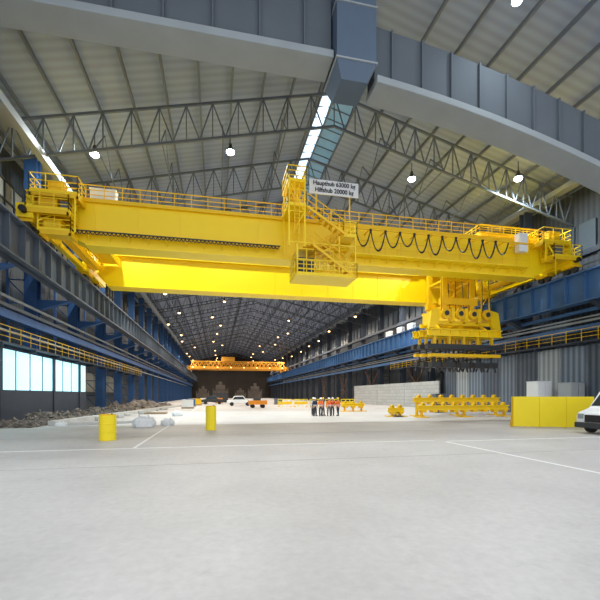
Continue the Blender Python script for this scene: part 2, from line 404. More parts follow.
# ------------------------------------------------------------ THE CRANE
CR=empty('overhead_crane',(10.4,38.5,13.3),'huge yellow double-girder overhead travelling crane on side rails','crane')
GX0,GX1=-11.8,31.4
GT=16.15; GTF=16.27; GB=13.1
def girder(y0,y1,lab,tp):
    g=MB()
    g.prismY([(GX0,14.2),(GX0+tp,GB),(GX1-2.4,GB),(GX1,14.2),(GX1,GT),(GX0,GT)],y0,y1)
    for i in range(14): x=GX0+3+i*3; g.box(x,x+.05,y0-.04,y0,GB+.05,GT)
    go=g.obj('main_girder',YEL,CR,label=lab)
    m=MB(); m.box(GX0,GX1,y0-.25,y1+.25,GT,GTF); m.obj('flange_plate',YEL2,go)
    m=MB(); m.box(GX0+tp,GX1-2.4,y0-.12,y1+.12,GB-.1,GB); m.obj('flange_plate',YEL,go)
    MB().box(GX0,GX1,(y0+y1)/2-.08,(y0+y1)/2+.08,GTF,16.5).obj('trolley_rail',DRK,go)
    return go
g1=girder(31.2,32.6,'near yellow box girder',2.4); g2=girder(42.4,44.0,'far yellow box girder',1.0)
m=MB(); m.box(GX0+1,23.2,42.0,42.15,GT-.1,16.8); m.obj('cable_duct',YEL,g2)
m=MB(); m.rail((GX0,31.0,GTF),(GX1,31.0,GTF),sp=1.25,r=.03,mid=(.4,.75)); m.obj('top_handrail',YEL2,CR)
m=MB(); m.rail((GX0,44.2,GTF),(GX1,44.2,GTF),sp=1.25,r=.03,mid=(.4,.75)); m.obj('top_handrail',YEL2,CR)
m=MB(); m.box(-10.8,4.9,30.6,31.15,13.82,13.9)
for i in range(12): x=-10.5+i*1.36; m.beam((x,30.65,13.82),(x,31.2,13.4),.07)
m.obj('lower_walkway',YEL,CR)
m=MB(); m.box(10.9,27.8,30.3,31.15,13.65,13.73)
for i in range(12): x=11.2+i*1.5; m.beam((x,30.4,13.65),(x,31.2,13.3),.07)
m.obj('lower_walkway',YEL,CR)
m=MB()
for i in range(54):
    x=-10.6+i*.285; m.tube([(x,30.55,13.8),(x+.07,30.55,13.62),(x+.2,30.55,13.62),(x+.27,30.55,13.8)],.035,4)
m.box(-10.8,4.9,30.5,30.6,13.8,13.87)
m.obj('cable_carrier_chain',DRK,CR)
m=MB(); m.box(10.6,27.4,30.05,30.15,15.6,15.72)
for i in range(12): x=10.8+1.42*i; m.box(x-.04,x+.04,30.1,31.2,15.6,15.68)
m.obj('festoon_track',YEL2,CR)
for i in range(11):
    m=MB(); a=11.0+1.30*i; dep=1.4+.3*math.sin(i*1.7)
    for off in (0,.06):
        pts=[]
        for j in range(11):
            t_=j/10; pts.append((a+1.30*t_,30.0+off,15.55-dep*(1-abs(2*t_-1)**2.2)*(1-off)))
        m.tube(pts,.042,5)
    m.box(a-.08,a+.08,29.95,30.1,15.45,15.62)
    m.obj('festoon_cable',BLK,CR)
m=MB(); m.rail((10.9,30.35,13.7),(27.8,30.35,13.7),sp=1.4,r=.025,toe=False); m.obj('walkway_handrail',YEL2,CR)
def carriage(x,ys0):
    m=MB(); m.box(x-.5,x+.5,ys0,34.4,13.95,14.9); m.box(x-.5,x+.5,40.6,46.8,13.95,14.9); m.box(x-.25,x+.25,34.4,40.6,14.0,14.4); m.box(x-.45,x+.45,30.6,33.6,14.9,GT); m.box(x-.45,x+.45,41.8,44.8,14.9,GT)
    ca=m.obj('end_carriage',YEL,CR)
    for y in (30.2,33.2,42.0,45.4):
        MB().box(x-.42,x+.42,y-.7,y+.7,13.75,13.95).obj('bogie_frame',YEL2,ca)
    for y in (29.85,30.65,32.8,33.6,41.6,42.4,45.0,45.8):
        MB().cyl((x-.15,y,13.64),(x+.15,y,13.64),.33,16).obj('wheel',DRK,ca)
    MB().cyl((x,ys0-.4,14.4),(x,ys0,14.4),.22,12).obj('buffer',BLK,ca)
    for y in (35.0,39.2):
        m=MB(); m.cyl((x,y,14.8),(x,y+1.0,14.8),.28,14); m.box(x-.2,x+.2,y+.2,y+.8,14.4,14.6); m.obj('drive_motor',GRY,ca)
carriage(-12.6,29.3); carriage(RXR,29.8)
def plat(x0,x1,y0,y1,z,h=1.1):
    m=MB(); m.box(x0,x1,y0,y1,z-.12,z)
    m.box(x0,x1,y0,y0+.1,z-.3,z-.12); m.box(x0,x0+.1,y0,y1,z-.3,z-.12); m.box(x1-.1,x1,y0,y1,z-.3,z-.12)
    p=m.obj('access_platform',YEL2,CR)
    m=MB(); m.rail((x0,y0,z),(x1,y0,z),h,.9,.03,(.37,.73)); m.rail((x0,y0,z),(x0,y1,z),h,.9,.03,(.37,.73)); m.rail((x1,y0,z),(x1,y1,z),h,.9,.03,(.37,.73))
    m.obj('platform_handrail',YEL,p)
    return p
plat(-12.4,-9.4,29.5,31.1,15.9,1.2); plat(-12.5,-9.9,29.2,31.0,14.6,1.1); plat(-12.0,-11.3,33.3,42.2,14.6)
plat(-11.9,-9.9,29.6,31.1,13.35,1.0); plat(-11.2,-9.6,34.0,42.2,15.3,1.1)
plat(28.6,31.6,29.6,31.1,15.9,1.2); plat(29.6,32.6,29.5,31.0,14.6,1.1); plat(30.8,31.5,33.3,42.2,14.6)
for a,b in (((-9.6,30.9,15.8),(-11.9,29.6,13.9)),((-10.1,30.9,14.5),(-12.0,30.9,13.4)),((29.8,29.6,14.5),(31.2,30.9,13.4)),((28.8,29.6,15.8),(29.8,29.6,14.6)),((-12.2,29.6,14.6),(-12.2,29.6,15.9)),((-9.6,29.6,13.3),(-9.6,29.6,15.9)),((-11.9,29.6,13.3),(-11.9,29.6,14.6)),((28.8,29.6,14.0),(28.8,29.6,15.9)),((31.4,29.6,14.6),(31.4,29.6,15.9))):
    m=MB(); m.beam(a,b,.1); m.obj('bracket_strut',YEL,CR)
def cab(name,x0,x1,y0,y1,z0,z1,mt,lab=None):
    m=MB(); m.box(x0,x1,y0,y1,z0,z1); m.box(x0-.04,x1+.04,y0-.04,y1+.04,z1-.06,z1+.04)
    o=m.obj(name,mt,CR,label=lab,bevel=.02)
    n=max(1,int((x1-x0)/.9))
    for i in range(n):
        a=x0+(x1-x0)*i/n; b=x0+(x1-x0)*(i+1)/n; d=MB(); d.box(a+.05,b-.05,y0-.04,y0,z0+.1,z1-.12); d.box(b-.14,b-.1,y0-.08,y0-.04,(z0+z1)/2-.1,(z0+z1)/2+.1)
        d.obj('cabinet_door',mt,o)
cab('electrical_cabinet',-9.2,-7.4,31.4,32.0,GTF,17.35,WHT,'small white electrical cabinet')
cab('electrical_cabinet',26.6,27.5,30.2,30.8,15.0,16.6,WHT,'white electrical box on the handrail')
cab('electrical_cabinet',-12.0,-10.8,29.8,30.6,14.62,15.6,YEL2)
cab('electrical_cabinet',-10.6,-10.1,29.8,30.4,14.62,15.4,GRY,'small grey electrical box')
cab('electrical_cabinet',-11.4,-10.4,29.9,30.6,15.92,16.8,YEL2)
cab('electrical_cabinet',-11.7,-10.6,29.9,30.8,13.37,14.2,YEL)
cab('electrical_cabinet',30.0,30.8,29.8,30.3,14.62,15.6,GRY)
cab('electrical_cabinet',29.4,30.6,29.9,30.6,15.92,16.9,YEL2)
# hoist trolley
MB.OX=1.2
TR=MB(); TR.box(22.5,28.8,31.6,43.6,16.7,17.0); TR.box(23.2,25.2,34,36,17.0,17.5); TR.box(26.2,28.3,38,42,17.0,17.5)
for x in (23.4,27.9):
    for y in (31.9,43.2): TR.box(x-.5,x+.5,y-.25,y+.25,16.5,16.7)
tr=TR.obj('hoist_trolley',YEL2,CR)
m=MB(); m.cyl((24,37,17.4),(28,37,17.4),.4,18); m.cyl((23.8,37,17.4),(24,37,17.4),.5,18); m.cyl((28,37,17.4),(28.2,37,17.4),.5,18); m.obj('rope_drum',DRK,tr)
m=MB()
for a,b in (((22.5,31.7),(28.8,31.7)),((22.5,43.5),(28.8,43.5)),((22.5,31.7),(22.5,43.5)),((28.8,31.7),(28.8,43.5))): m.rail((*a,17.0),(*b,17.0),.8,1.2,.03)
m.obj('trolley_handrail',YEL,tr)
m=MB()
for x in (22.0,25.2):
    for y in (36.8,39.6): m.box(x-.25,x+.25,y-.2,y+.2,10.9,16.7)
for y in (36.8,39.6):
    m.beam((22.0,y,16.4),(25.2,y,14.2),.15); m.beam((25.2,y,14.0),(22.0,y,11.7),.15); m.box(21.8,25.4,y-.1,y+.1,14.0,14.25); m.box(21.6,25.8,y-.3,y+.3,11.5,12.2)
for x in (22.0,25.2): m.box(x-.1,x+.1,36.8,39.6,14.0,14.2); m.box(x-.1,x+.1,36.8,39.6,11.1,11.4)
m.obj('guide_mast',YEL2,tr)
m=MB()
for x in (26.6,27.6): m.beam((x,37.0,16.7),(x,37.0,10.9),.12)
m.beam((26.6,37,15),(27.6,37,13),.08); m.beam((27.6,37,13),(26.6,37,11.5),.08); m.box(26.5,27.7,36.9,37.1,12.9,13.1)
m.obj('side_ladder_frame',YEL,tr)
MB.OZ=-.15
m=MB(); m.box(20.7,28.2,37.0,37.3,9.6,10.0); m.box(20.7,28.2,39.2,39.5,9.6,10.0); m.box(21.0,27.9,37.0,37.2,10.95,11.2); m.box(21.0,27.9,39.3,39.5,10.95,11.2)
for x in (21.2,22.9,24.5,26.1,27.7): m.box(x-.12,x+.12,37.0,39.5,9.8,11.1)
m.prismY([(20.2,9.2),(21.1,9.2),(21.6,10.7),(21.3,11.2),(20.5,11.0)],36.6,37.0); m.prismY([(27.8,9.2),(28.7,9.2),(28.4,11.0),(27.6,11.2),(27.3,10.7)],36.6,37.0)
m.box(22.75,23.1,36.5,37.0,9.9,11.3); m.box(24.3,24.65,36.5,37.0,9.9,11.3); m.box(25.85,26.2,36.5,37.0,9.9,11.3)
yo=m.obj('lifting_yoke',YEL,tr)
for x in (22.05,23.7,25.25,26.9):
    m=MB(); m.cyl((x,36.3,10.7),(x,36.7,10.7),.56,22); m.obj('rope_sheave',YEL2,yo)
    m=MB(); m.cyl((x,36.22,10.7),(x,36.3,10.7),.26,12); m.obj('sheave_hub',DRK,yo)
    for d_ in (-.5,.5): m=MB(); m.cyl((x+d_,36.5,10.8),(x+d_*.6,36.9,16.8),.03,5); m.obj('wire_rope',DRK,yo)
MB.OZ=0
GRB=mat('grab_dark_grey',(.03,.033,.038),.5)
for yy,zo,xo in ((36.0,-.35,-.55),(38.4,-.15,-.1),(40.8,.1,.45)):
    a,b=20.2+xo,28.7+xo; m=MB(); m.box(a,b,yy-.3,yy+.3,9.05+zo,9.17+zo); m.box(a,b,yy-.3,yy+.3,8.4+zo,8.52+zo); m.box(a,b,yy-.1,yy+.1,8.4+zo,9.17+zo)
    for i in range(8): x=a+.3+i*1.12; m.box(x-.05,x+.05,yy-.27,yy+.27,8.5+zo,9.1+zo)
    bm_=m.obj('spreader_beam',YEL,yo)
    for xx in (21.6+xo,27.0+xo):
        m=MB(); m.beam((xx,yy,9.1+zo),(xx,38.2+(yy-38.2)*.45,9.6),.2); m.obj('link_hanger',YEL2,bm_)
    m=MB(); m.box(a-.1,b+.1,yy-.3,yy+.3,7.1+zo,7.6+zo); m.obj('grab_beam',GRB,bm_)
    m=MB(); m.box(a+.2,b-.2,yy-.3,yy+.3,6.3+zo,6.62+zo); m.obj('lower_tie_beam',YEL2,bm_)
    for i in range(5):
        x=21.0+xo+i*1.65
        m=MB(); m.box(x-.12,x+.12,yy-.15,yy+.15,7.6+zo,8.4+zo); m.obj('clevis_link',YEL2,bm_)
        m=MB(); m.box(x-.08,x+.08,yy-.08,yy+.08,6.62+zo,7.1+zo); m.box(x-.08,x+.08,yy-.08,yy+.08,5.7+zo,6.3+zo); m.box(x-.5,x+.5,yy-.35,yy+.35,5.2+zo,5.75+zo); m.beam((x-.35,yy,5.25+zo),(x-.5,yy,4.75+zo),.14); m.beam((x+.35,yy,5.25+zo),(x+.5,yy,4.75+zo),.14); m.obj('hanging_grab',GRB,bm_)
# stair tower + open cage cab
MB.OX=.75; MB.OZ=.2
m=MB()
for x in (4.5,5.7):
    for y in (28.6,30.9): m.beam((x,y,13.0),(x,y,18.2),.10)
for y in (28.6,30.9): m.beam((9.7,y,10.9),(9.7,y,15.0),.10); m.beam((5.1,y,10.9),(5.1,y,13.2),.10); m.beam((8.4,y,10.9),(8.4,y,14.0),.08)
for a,b in (((4.5,28.6,13.6),(5.7,28.6,15.6)),((5.7,28.6,15.6),(4.5,28.6,17.9)),((4.5,28.6,15.6),(5.7,28.6,15.6)),((4.5,30.9,13.6),(5.7,30.9,15.6))): m.beam(a,b,.06)
m.box(4.4,5.8,28.5,31.0,17.8,17.86); m.box(6.0,9.8,30.0,31.0,13.7,13.77); m.box(8.7,9.8,28.5,31.0,14.0,14.06); m.box(4.4,6.1,28.5,31.0,16.0,16.07); m.box(5.0,9.8,28.5,31.0,10.85,10.93)
m.beam((4.5,28.6,13.3),(9.7,28.6,13.3),.08)
st=m.obj('stair_tower',YEL,CR)
def flight(x0,z0,x1,z1,y):
    m=MB(); n=int(abs(z1-z0)/.22)
    for i in range(n+1):
        t_=i/n; x=x0+(x1-x0)*t_; z=z0+(z1-z0)*t_; m.box(x-.12,x+.12,y,y+.8,z-.02,z+.02)
    for yy in (y,y+.8):
        m.beam((x0,yy,z0),(x1,yy,z1),.05,.18)
        m.beam((x0,yy,z0+1),(x1,yy,z1+1),.055); m.beam((x0,yy,z0+.5),(x1,yy,z1+.5),.035)
        for i in range(6): t_=i/5; x=x0+(x1-x0)*t_; z=z0+(z1-z0)*t_; m.beam((x,yy,z),(x,yy,z+1),.04)
    m.obj('stair_flight',YEL2,st)
flight(5.9,16.0,9.0,14.1,28.5); flight(8.9,14.0,6.1,12.5,29.9); flight(6.3,13.2,9.7,10.9,28.5); flight(4.7,17.8,5.8,16.2,29.7)
for z,(a,b) in ((17.86,(4.4,5.8)),(14.06,(8.7,9.8)),(16.07,(4.4,5.8)),(10.93,(5.0,9.8))):
    m=MB(); m.rail((a,28.5,z),(b,28.5,z),1.1,.6,.03,(.37,.73)); m.rail((b,28.5,z),(b,31,z),1.1,.8,.03); m.rail((a,28.5,z),(a,31,z),1.1,.8,.03)
    m.obj('stair_handrail',YEL,st)
m=MB()
for x in (4.9,5.25): m.beam((x,28.45,13.8),(x,28.45,17.9),.05)
for i in range(14): m.beam((4.9,28.45,13.9+i*.29),(5.25,28.45,13.9+i*.29),.035)
m.obj('access_ladder',YEL2,st)
m=MB(); m.box(5.2,8.1,29.0,30.9,12.95,13.05)
for x in (5.2,5.9,6.6,7.3,8.0): m.box(x,x+.07,29.0,29.07,10.93,12.95); m.box(x,x+.07,30.8,30.87,10.93,12.95)
for z in (11.5,12.1): m.box(5.2,8.1,29.0,29.05,z,z+.06)
cb=m.obj('operator_cab',YEL,st)
MB().box(5.4,6.6,29.4,30.6,10.93,12.5).obj('control_desk',DRK,cb)
MB.OZ=0
MB.OX=1.0
sg=MB().box(6.2,10.3,30.2,30.28,18.15,19.3).obj('capacity_sign',WHT,CR,label='white board with hoist capacity lettering')
for x in (6.8,9.6): MB().beam((x,30.35,GTF),(x,30.35,19.2),.08).obj('sign_post',YEL2,sg)
MB.OX=0
TXT=mat('black_lettering',(.02,.02,.03),.6)
for i,tx in enumerate(('Haupthub 63000 kg','Hilfshub 20000 kg')):
    cu=bpy.data.curves.new('txt','FONT'); cu.body=tx; cu.size=.52; cu.extrude=.01; cu.offset=.010; cu.align_x='CENTER'; cu.align_y='CENTER'
    o=bpy.data.objects.new('txt',cu); COL.objects.link(o)
    dg=bpy.context.evaluated_depsgraph_get(); dg.update()
    me=bpy.data.meshes.new_from_object(o.evaluated_get(dg)); me.materials.clear(); me.materials.append(TXT)
    bpy.data.objects.remove(o)
    o=bpy.data.objects.new('sign_lettering',me); COL.objects.link(o); o.parent=sg
    o.location=Vector((9.25,30.17,19.0-.54*i))-Vector(sg['_w']); o.rotation_euler=(math.pi/2,0,0); o.scale=(.86,.95,1)

# ------------------------------------------------------------ far crane
F=empty('overhead_crane',(10,188,13.3),'orange-yellow overhead crane far down the hall','crane')
for y in (183,192):
    m=MB(); m.box(RXL+.8,RXR-.8,y,y+1.5,14.0,15.2); m.box(RXL+.8,RXR-.8,y+.3,y+.8,17.2,17.7)
    n=22; L=(RXR-RXL-1.6)/n
    for i in range(n):
        xa=RXL+.8+i*L; m.beam((xa,y+.5,15.2),(xa+L/2,y+.5,17.3),.35); m.beam((xa+L/2,y+.5,17.3),(xa+L,y+.5,15.2),.35)
    m.obj('main_girder',AMB,F)
for x in (RXL,RXR): MB().box(x-.6,x+.6,180,197,13.4,15.2).obj('end_carriage',AMB,F)
MB().box(2,8,183,194,17.7,19.6).obj('hoist_trolley',AMB,F)
for x in (-11,-6,0,6,12,18,24,30): MB().box(x,x+.5,182.7,182.95,14.5,15.0).obj('warning_light',WARN,F)
# dim machinery at the far end
MAC=mat('machine_brown_grey',(.10,.085,.075),.8,0,.4,.5)
for x,y,w_,h_ in ((-8,225,7,7),(2,235,9,10),(13,222,6,6),(22,230,8,9)):
    m=MB(); m.box(x-w_/2,x+w_/2,y,y+5,0,h_*.45); m.box(x-w_*.3,x+w_*.3,y+.5,y+4.5,h_*.45,h_*.8); m.cyl((x,y+2.5,h_*.8),(x,y+2.5,h_),w_*.12,14)
    for i in range(4): m.box(x-w_/2+i*w_/3.2,x-w_/2+i*w_/3.2+.3,y-.3,y,0,h_*.6)
    m.rail((x-w_/2,y,h_*.45),(x+w_/2,y,h_*.45),1.2,1.5,.06)
    m.obj('mill_machine',MAC,label='large dim brown-grey mill machine on the floor',cat='machine')

# ------------------------------------------------------------ floor markings
def mark(x0,x1,y0,y1): MB().box(x0,x1,y0,y1,0,.006).obj('floor_marking',LINE,label='painted white line on the concrete floor',cat='floor marking')
mark(9.75,9.87,5,15.4); mark(-17,9.6,15.9,16.0); mark(-3.2,-3.08,16.1,70); mark(10.0,24,15.5,15.6)
JN=mat('joint_filler',(.38,.37,.36),.8)
for y in (12.0,20.5,27.5): MB().box(-13,30,y,y+.03,0,.004).obj('floor_joint',JN,label='thin grey joint line across the concrete floor',cat='floor joint')

# ------------------------------------------------------------ drums
def drum(loc,r,h,label):
    e=empty('drum',loc,label,'barrel')
    x,y,z=loc
    MB().lathe(loc,[(r*.96,0),(r,.03),(r,h*.32),(r*1.04,h*.335),(r,h*.35),(r,h*.65),(r*1.04,h*.665),(r,h*.68),(r,h-.03),(r*.97,h)],28).obj('drum_body',YEL3,e)
    MB().lathe((x,y,h),[(r*.98,0),(r*1.0,.03),(r*.9,.04),(r*.88,.01)],28).obj('drum_lid',YEL2,e)
    MB().cyl((x+r*.5,y,h+.01),(x+r*.5,y,h+.07),.05,8).obj('bung_cap',DRK,e)
drum((-4.85,19.1,0),.36,1.14,'yellow steel drum standing on the concrete floor')
drum((-.35,23.4,0),.30,1.38,'tall yellow steel drum standing on the floor')

# ------------------------------------------------------------ rubble
def mound(x0,x1,y0,y1,h,nx,ny,seed,label,chunks):
    m=MB(); vs=[]; rnd=random.Random(seed)
    def hh(x,y):
        u=(x-x0)/(x1-x0); v=(y-y0)/(y1-y0)
        e=min(1,max(0,4*u*(1-u)*1.3))*min(1,max(0,8*v*(1-v)))
        return h*e*max(0,-.15+1.6*abs(noise.noise(Vector((x*.35,y*.22,seed))))+.5*abs(noise.noise(Vector((x*1.7,y*1.7,seed)))))
    for j in range(ny+1):
        for i in range(nx+1):
            u,v=i/nx,j/ny; x=x0+(x1-x0)*u; y=y0+(y1-y0)*v
            vs.append((x+rnd.uniform(-.08,.08),y+rnd.uniform(-.1,.1),max(0.005,hh(x,y))))
    m.add(vs,[(j*(nx+1)+i,j*(nx+1)+i+1,(j+1)*(nx+1)+i+1,(j+1)*(nx+1)+i) for j in range(ny) for i in range(nx)])
    for k_ in range(chunks):
        u,v=rnd.uniform(.06,.94),rnd.random(); x=x0+(x1-x0)*u; y=y0+(y1-y0)*v
        z=hh(x,y); s=rnd.choice((.04,.05,.07,.08,.1,.12,.2)); R=Matrix.Rotation(rnd.uniform(0,6),3,Vector((rnd.random(),rnd.random(),rnd.random())).normalized())
        cs=[(-1,-1,-1),(1,-1,-1),(1,1,-1),(-1,1,-1),(-1,-1,1),(1,-1,1),(1,1,1),(-1,1,1)]
        m.add([Vector((x,y,z+s*.4))+R@Vector((a*s*rnd.uniform(.5,1.5),b*s*rnd.uniform(.5,1.1),c_*s*rnd.uniform(.2,.7))) for a,b,c_ in cs],[(0,3,2,1),(4,5,6,7),(0,1,5,4),(1,2,6,5),(2,3,7,6),(3,0,4,7)])
    for k_ in range(chunks//12):
        u,v=rnd.uniform(.1,.9),rnd.uniform(.05,.95); x=x0+(x1-x0)*u; y=y0+(y1-y0)*v; z=hh(x,y)+.05; an=rnd.uniform(0,3.1); l=rnd.uniform(.3,.9)
        m.beam((x-l*math.cos(an)*.5,y-l*math.sin(an)*.5,z),(x+l*math.cos(an)*.5,y+l*math.sin(an)*.5,z+rnd.uniform(.05,.4)),.06)
    return m.obj('rubble_heap',RUB,label=label,cat='rubble',kind='stuff')
mound(-14.4,-11.2,27,40.5,.75,34,90,1,'low scattered heap of broken concrete and earth',560)
mound(-14.4,-10.2,41,56,.95,38,90,2,'heap of broken concrete beside the kerb',500)
mound(-14.4,-8.6,57,85,1.1,40,90,3,'long heap of rubble beside the wall',360)
def kx(y): return -10.85+(y-29)*(5.2/51)
m=MB(); m.beam((kx(29),29,.16),(kx(78),78,.16),.45,.32); m.obj('concrete_kerb',CON,label='low pale concrete kerb edging the rubble',cat='kerb',bevel=.02)
m=MB(); m.beam((kx(29)+.9,29.3,.1),(kx(29)+6.2,31.0,.1),.5,.2); m.obj('concrete_kerb',CON,label='short pale concrete slab lying across the floor edge',cat='kerb',bevel=.02)
rnd=random.Random(5)
for i in range(7):
    y=34+i*3.6; x=kx(y)+.9+rnd.uniform(0,.5)
    m=MB(); s=.14+.16*rnd.random(); m.box(x-s,x+s,y-s*1.6,y+s*1.6,0,s*1.1); o=m.obj('concrete_block',CON,label='broken pale concrete block lying by the kerb',cat='concrete block',bevel=.05); o.rotation_euler=(0,0,rnd.uniform(0,3))
for i in range(4):
    m=MB(); m.box(-7.6,-5.4,44+i*.45,44.22+i*.45,0,.16); m.obj('timber_plank',WOOD,label='weathered timber plank lying on the floor',cat='plank')
BAG=mat('white_woven_bag',(.78,.80,.82),.8,0,.12,6)
def bag(x,y,s,lab,rot=.3):
    m=MB(); n=24; vs=[]
    prof=[(.92,0),(1.0,.08),(1.04,.35),(1.0,.6),(.86,.75),(.5,.82),(.2,.95)]
    for r,z in prof:
        for i in range(n):
            t=2*math.pi*i/n; c_,s_=math.cos(t),math.sin(t); q=(abs(c_)**3.5+abs(s_)**3.5)**(-1/3.5)
            px_,py_=r*q*c_,r*q*s_*.8
            wv=1+.16*noise.noise(Vector((px_*2.3,py_*2.3,z*3+x)))
            vs.append((x+s*wv*(px_*math.cos(rot)-py_*math.sin(rot)),y+s*wv*(px_*math.sin(rot)+py_*math.cos(rot)),s*(z*1.1+(.14*noise.noise(Vector((px_*3,py_*3,z+y))) if z>.1 else 0))))
    fs=[]
    for j in range(len(prof)-1):
        for i in range(n): fs.append((j*n+i,j*n+(i+1)%n,(j+1)*n+(i+1)%n,(j+1)*n+i))
    fs+=[tuple(range(n-1,-1,-1)),tuple((len(prof)-1)*n+i for i in range(n))]
    m.add(vs,fs)
    o=m.obj('bulk_bag',BAG,label=lab,cat='bag')
    for dx in (-.5*s,.5*s):
        h=MB(); h.tube([(x+dx,y-.3*s,s*.8),(x+dx*.8,y-.15*s,s*1.15),(x+dx*.8,y+.15*s,s*1.15),(x+dx,y+.3*s,s*.8)],.03,5); h.obj('lifting_loop',WHT,o)
bag(-4.6,26.6,.66,'crumpled white bulk bag resting on the floor'); bag(-3.3,27.9,.42,'small white sack beside the larger bulk bag',1.0); bag(-3.8,40,.5,'white bulk bag near the rubble'); bag(-9.9,28.0,.3,'small white sack by the kerb')

# ------------------------------------------------------------ yellow barrier panel
MB.OX=.85
e=empty('yellow_barrier',(19,20.3,0),'solid yellow panelled barrier standing on the floor','barrier')
a=Vector((17.7,21.6,0)); b=Vector((21.8,19.7,0)); dr=(b-a)
for i in range(3):
    p=a+dr*(i/3); q=a+dr*((i+1)/3)-dr*.003
    m=MB(); m.beam(p+Vector((0,0,1)),q+Vector((0,0,1)),.10,1.9); m.obj('barrier_panel',YEL3,e)
for i in range(4):
    p=a+dr*(i/3)+Vector((.04,.1,0)); m=MB(); m.beam(p,p+Vector((0,0,1.95)),.1); m.beam(p,p+Vector((.35,.6,0)),.1); m.beam(p+Vector((.35,.6,.05)),p+Vector((0,0,1.3)),.06)
    m.obj('support_frame',YEL2,e)

# ------------------------------------------------------------ van
MB.OX=0
VX,VY=19.15,15.7
V=empty('van',(VX+2.8,VY+1,0),'white panel van with dark windscreen parked on the concrete','van')
prof=[(0,.42),(0.02,.95),(.12,1.12),(.85,1.38),(1.55,2.25),(1.9,2.55),(2.3,2.68),(5.6,2.70),(5.75,2.55),(5.8,.42)]
m=MB(); m.prismY([(VX+x,z) for x,z in prof],VY,VY+2.0)
vb=m.obj('body',WHT,V,bevel=.09)
for y0_,y1_ in ((VY-.012,VY),(VY+2.0,VY+2.012)):
    m=MB(); m.prismY([(VX+1.05,1.5),(VX+1.68,2.27),(VX+2.35,2.27),(VX+2.35,1.42),(VX+1.3,1.42)],y0_,y1_); m.obj('side_window',GLS,vb)
m=MB()
p0=Vector((VX+.93,0,1.47)); p1=Vector((VX+1.5,0,2.19))
m.add([(p0.x-.03,VY+.12,p0.z),(p0.x-.03,VY+1.88,p0.z),(p1.x-.03,VY+1.78,p1.z+.02),(p1.x-.03,VY+.22,p1.z+.02),(p0.x+.05,VY+.12,p0.z-.03),(p0.x+.05,VY+1.88,p0.z-.03),(p1.x+.05,VY+1.78,p1.z),(p1.x+.05,VY+.22,p1.z)],[(0,3,2,1),(4,5,6,7),(0,1,5,4),(1,2,6,5),(2,3,7,6),(3,0,4,7)])
m.obj('windscreen',GLS,vb)
for y in (VY+.12,VY+1.55): MB().box(VX-.02,VX+.16,y,y+.33,.78,1.05).obj('headlight',LGRY,vb,bevel=.03)
MB().box(VX-.03,VX+.05,VY+.55,VY+1.45,.62,1.0).obj('grille',BLK,vb)
MB().box(VX-.08,VX+.25,VY-.03,VY+2.03,.3,.6).obj('bumper',DRK,vb,bevel=.05)
MB().box(VX+1.2,VX+1.32,VY-.28,VY-.05,1.5,1.9).obj('wing_mirror',BLK,vb,bevel=.03)
MB().box(VX+2.4,VX+2.42,VY-.01,VY,.6,2.3).obj('door_seam',DRK,vb); MB().box(VX+2.1,VX+2.3,VY-.03,VY,1.2,1.25).obj('door_handle',DRK,vb)
for x in (VX+.92,VX+4.5):
    for y,s in ((VY+.1,-1),(VY+1.9,1)):
        w_=MB(); w_.cyl((x,y-.13,.38),(x,y+.13,.38),.38,24); wo=w_.obj('wheel',TYRE,V,bevel=.03)
        h=MB(); h.cyl((x,y+s*.13,.38),(x,y+s*.16,.38),.22,16); h.cyl((x,y+s*.15,.38),(x,y+s*.19,.38),.07,8); h.obj('hub_cap',HUB,wo)
    m=MB(); m.cyl((x,VY-.005,.40),(x,VY+.01,.40),.46,24); m.obj('wheel_arch',BLK,vb)
MB().box(VX+5.78,VX+5.82,VY+.05,VY+.2,1.0,1.6).obj('tail_light',RED,vb)

# ------------------------------------------------------------ lifting traverses on the floor
MB.OX=.6
def traverse(x0,x1,y,label,n,h=1.0,bh=.4):
    e=empty('lifting_traverse',((x0+x1)/2,y,0),label,'lifting beam')
    m=MB(); m.box(x0,x1,y-.04,y+.04,h,h+bh); m.box(x0,x1,y-.25,y+.25,h+bh-.04,h+bh+.04); m.box(x0,x1,y-.25,y+.25,h-.04,h+.04)
    m.obj('beam',YEL,e)
    L=(x1-x0)/n
    for i in range(n):
        x=x0+L*(i+.5)
        m=MB(); m.box(x-.16,x+.16,y-.2,y+.2,h+bh+.04,h+bh+.18); m.cyl((x,y-.2,h+bh+.2),(x,y+.2,h+bh+.2),.12,12); m.obj('lifting_block',YEL2,e)
        m=MB(); m.box(x-.22,x+.22,y-.35,y+.35,h-.24,h-.04); m.obj('gripper',YEL2,e)
    for x in (x0+.4,(x0+x1)/2,x1-.4):
        m=MB(); m.box(x-.1,x+.1,y-.12,y+.12,.08,h-.04); m.box(x-.5,x+.5,y-.6,y+.6,0,.08); m.obj('stand',YEL2,e)
traverse(17.3,26.8,32.6,'long yellow lifting traverse on stands with blocks',9,.7,.35)
traverse(18.3,28.0,35.3,'long yellow lifting traverse on stands behind another',8,1.4,.35)
traverse(15.3,16.9,34.5,'short yellow lifting frame on the floor',2,.5,.3)
traverse(14.6,17.6,46.5,'short yellow lifting frame further down the floor',3,.7,.3)
MB.OX=0
def fence(x,y,lab):
    e=empty('safety_barrier',(x,y,0),lab,'barrier','row of yellow safety barriers')
    m=MB(); m.rail((x-1.2,y,0),(x+1.2,y,0),1.3,.8,.05,(.5,.9),toe=False); m.obj('barrier_frame',YEL3,e)
    for fx in (x-1.0,x+1.0): MB().box(fx-.1,fx+.1,y-.4,y+.4,0,.12).obj('foot',YEL2,e)
    MB().box(x-1.1,x+1.1,y-.05,y+.05,.45,.85).obj('barrier_board',YEL2,e)
    return e
f0=fence(11.4,66,'yellow safety barrier on the hall floor')
for i in range(1,5): dup(f0,(11.4+2.7*i,66-.36*i,0))
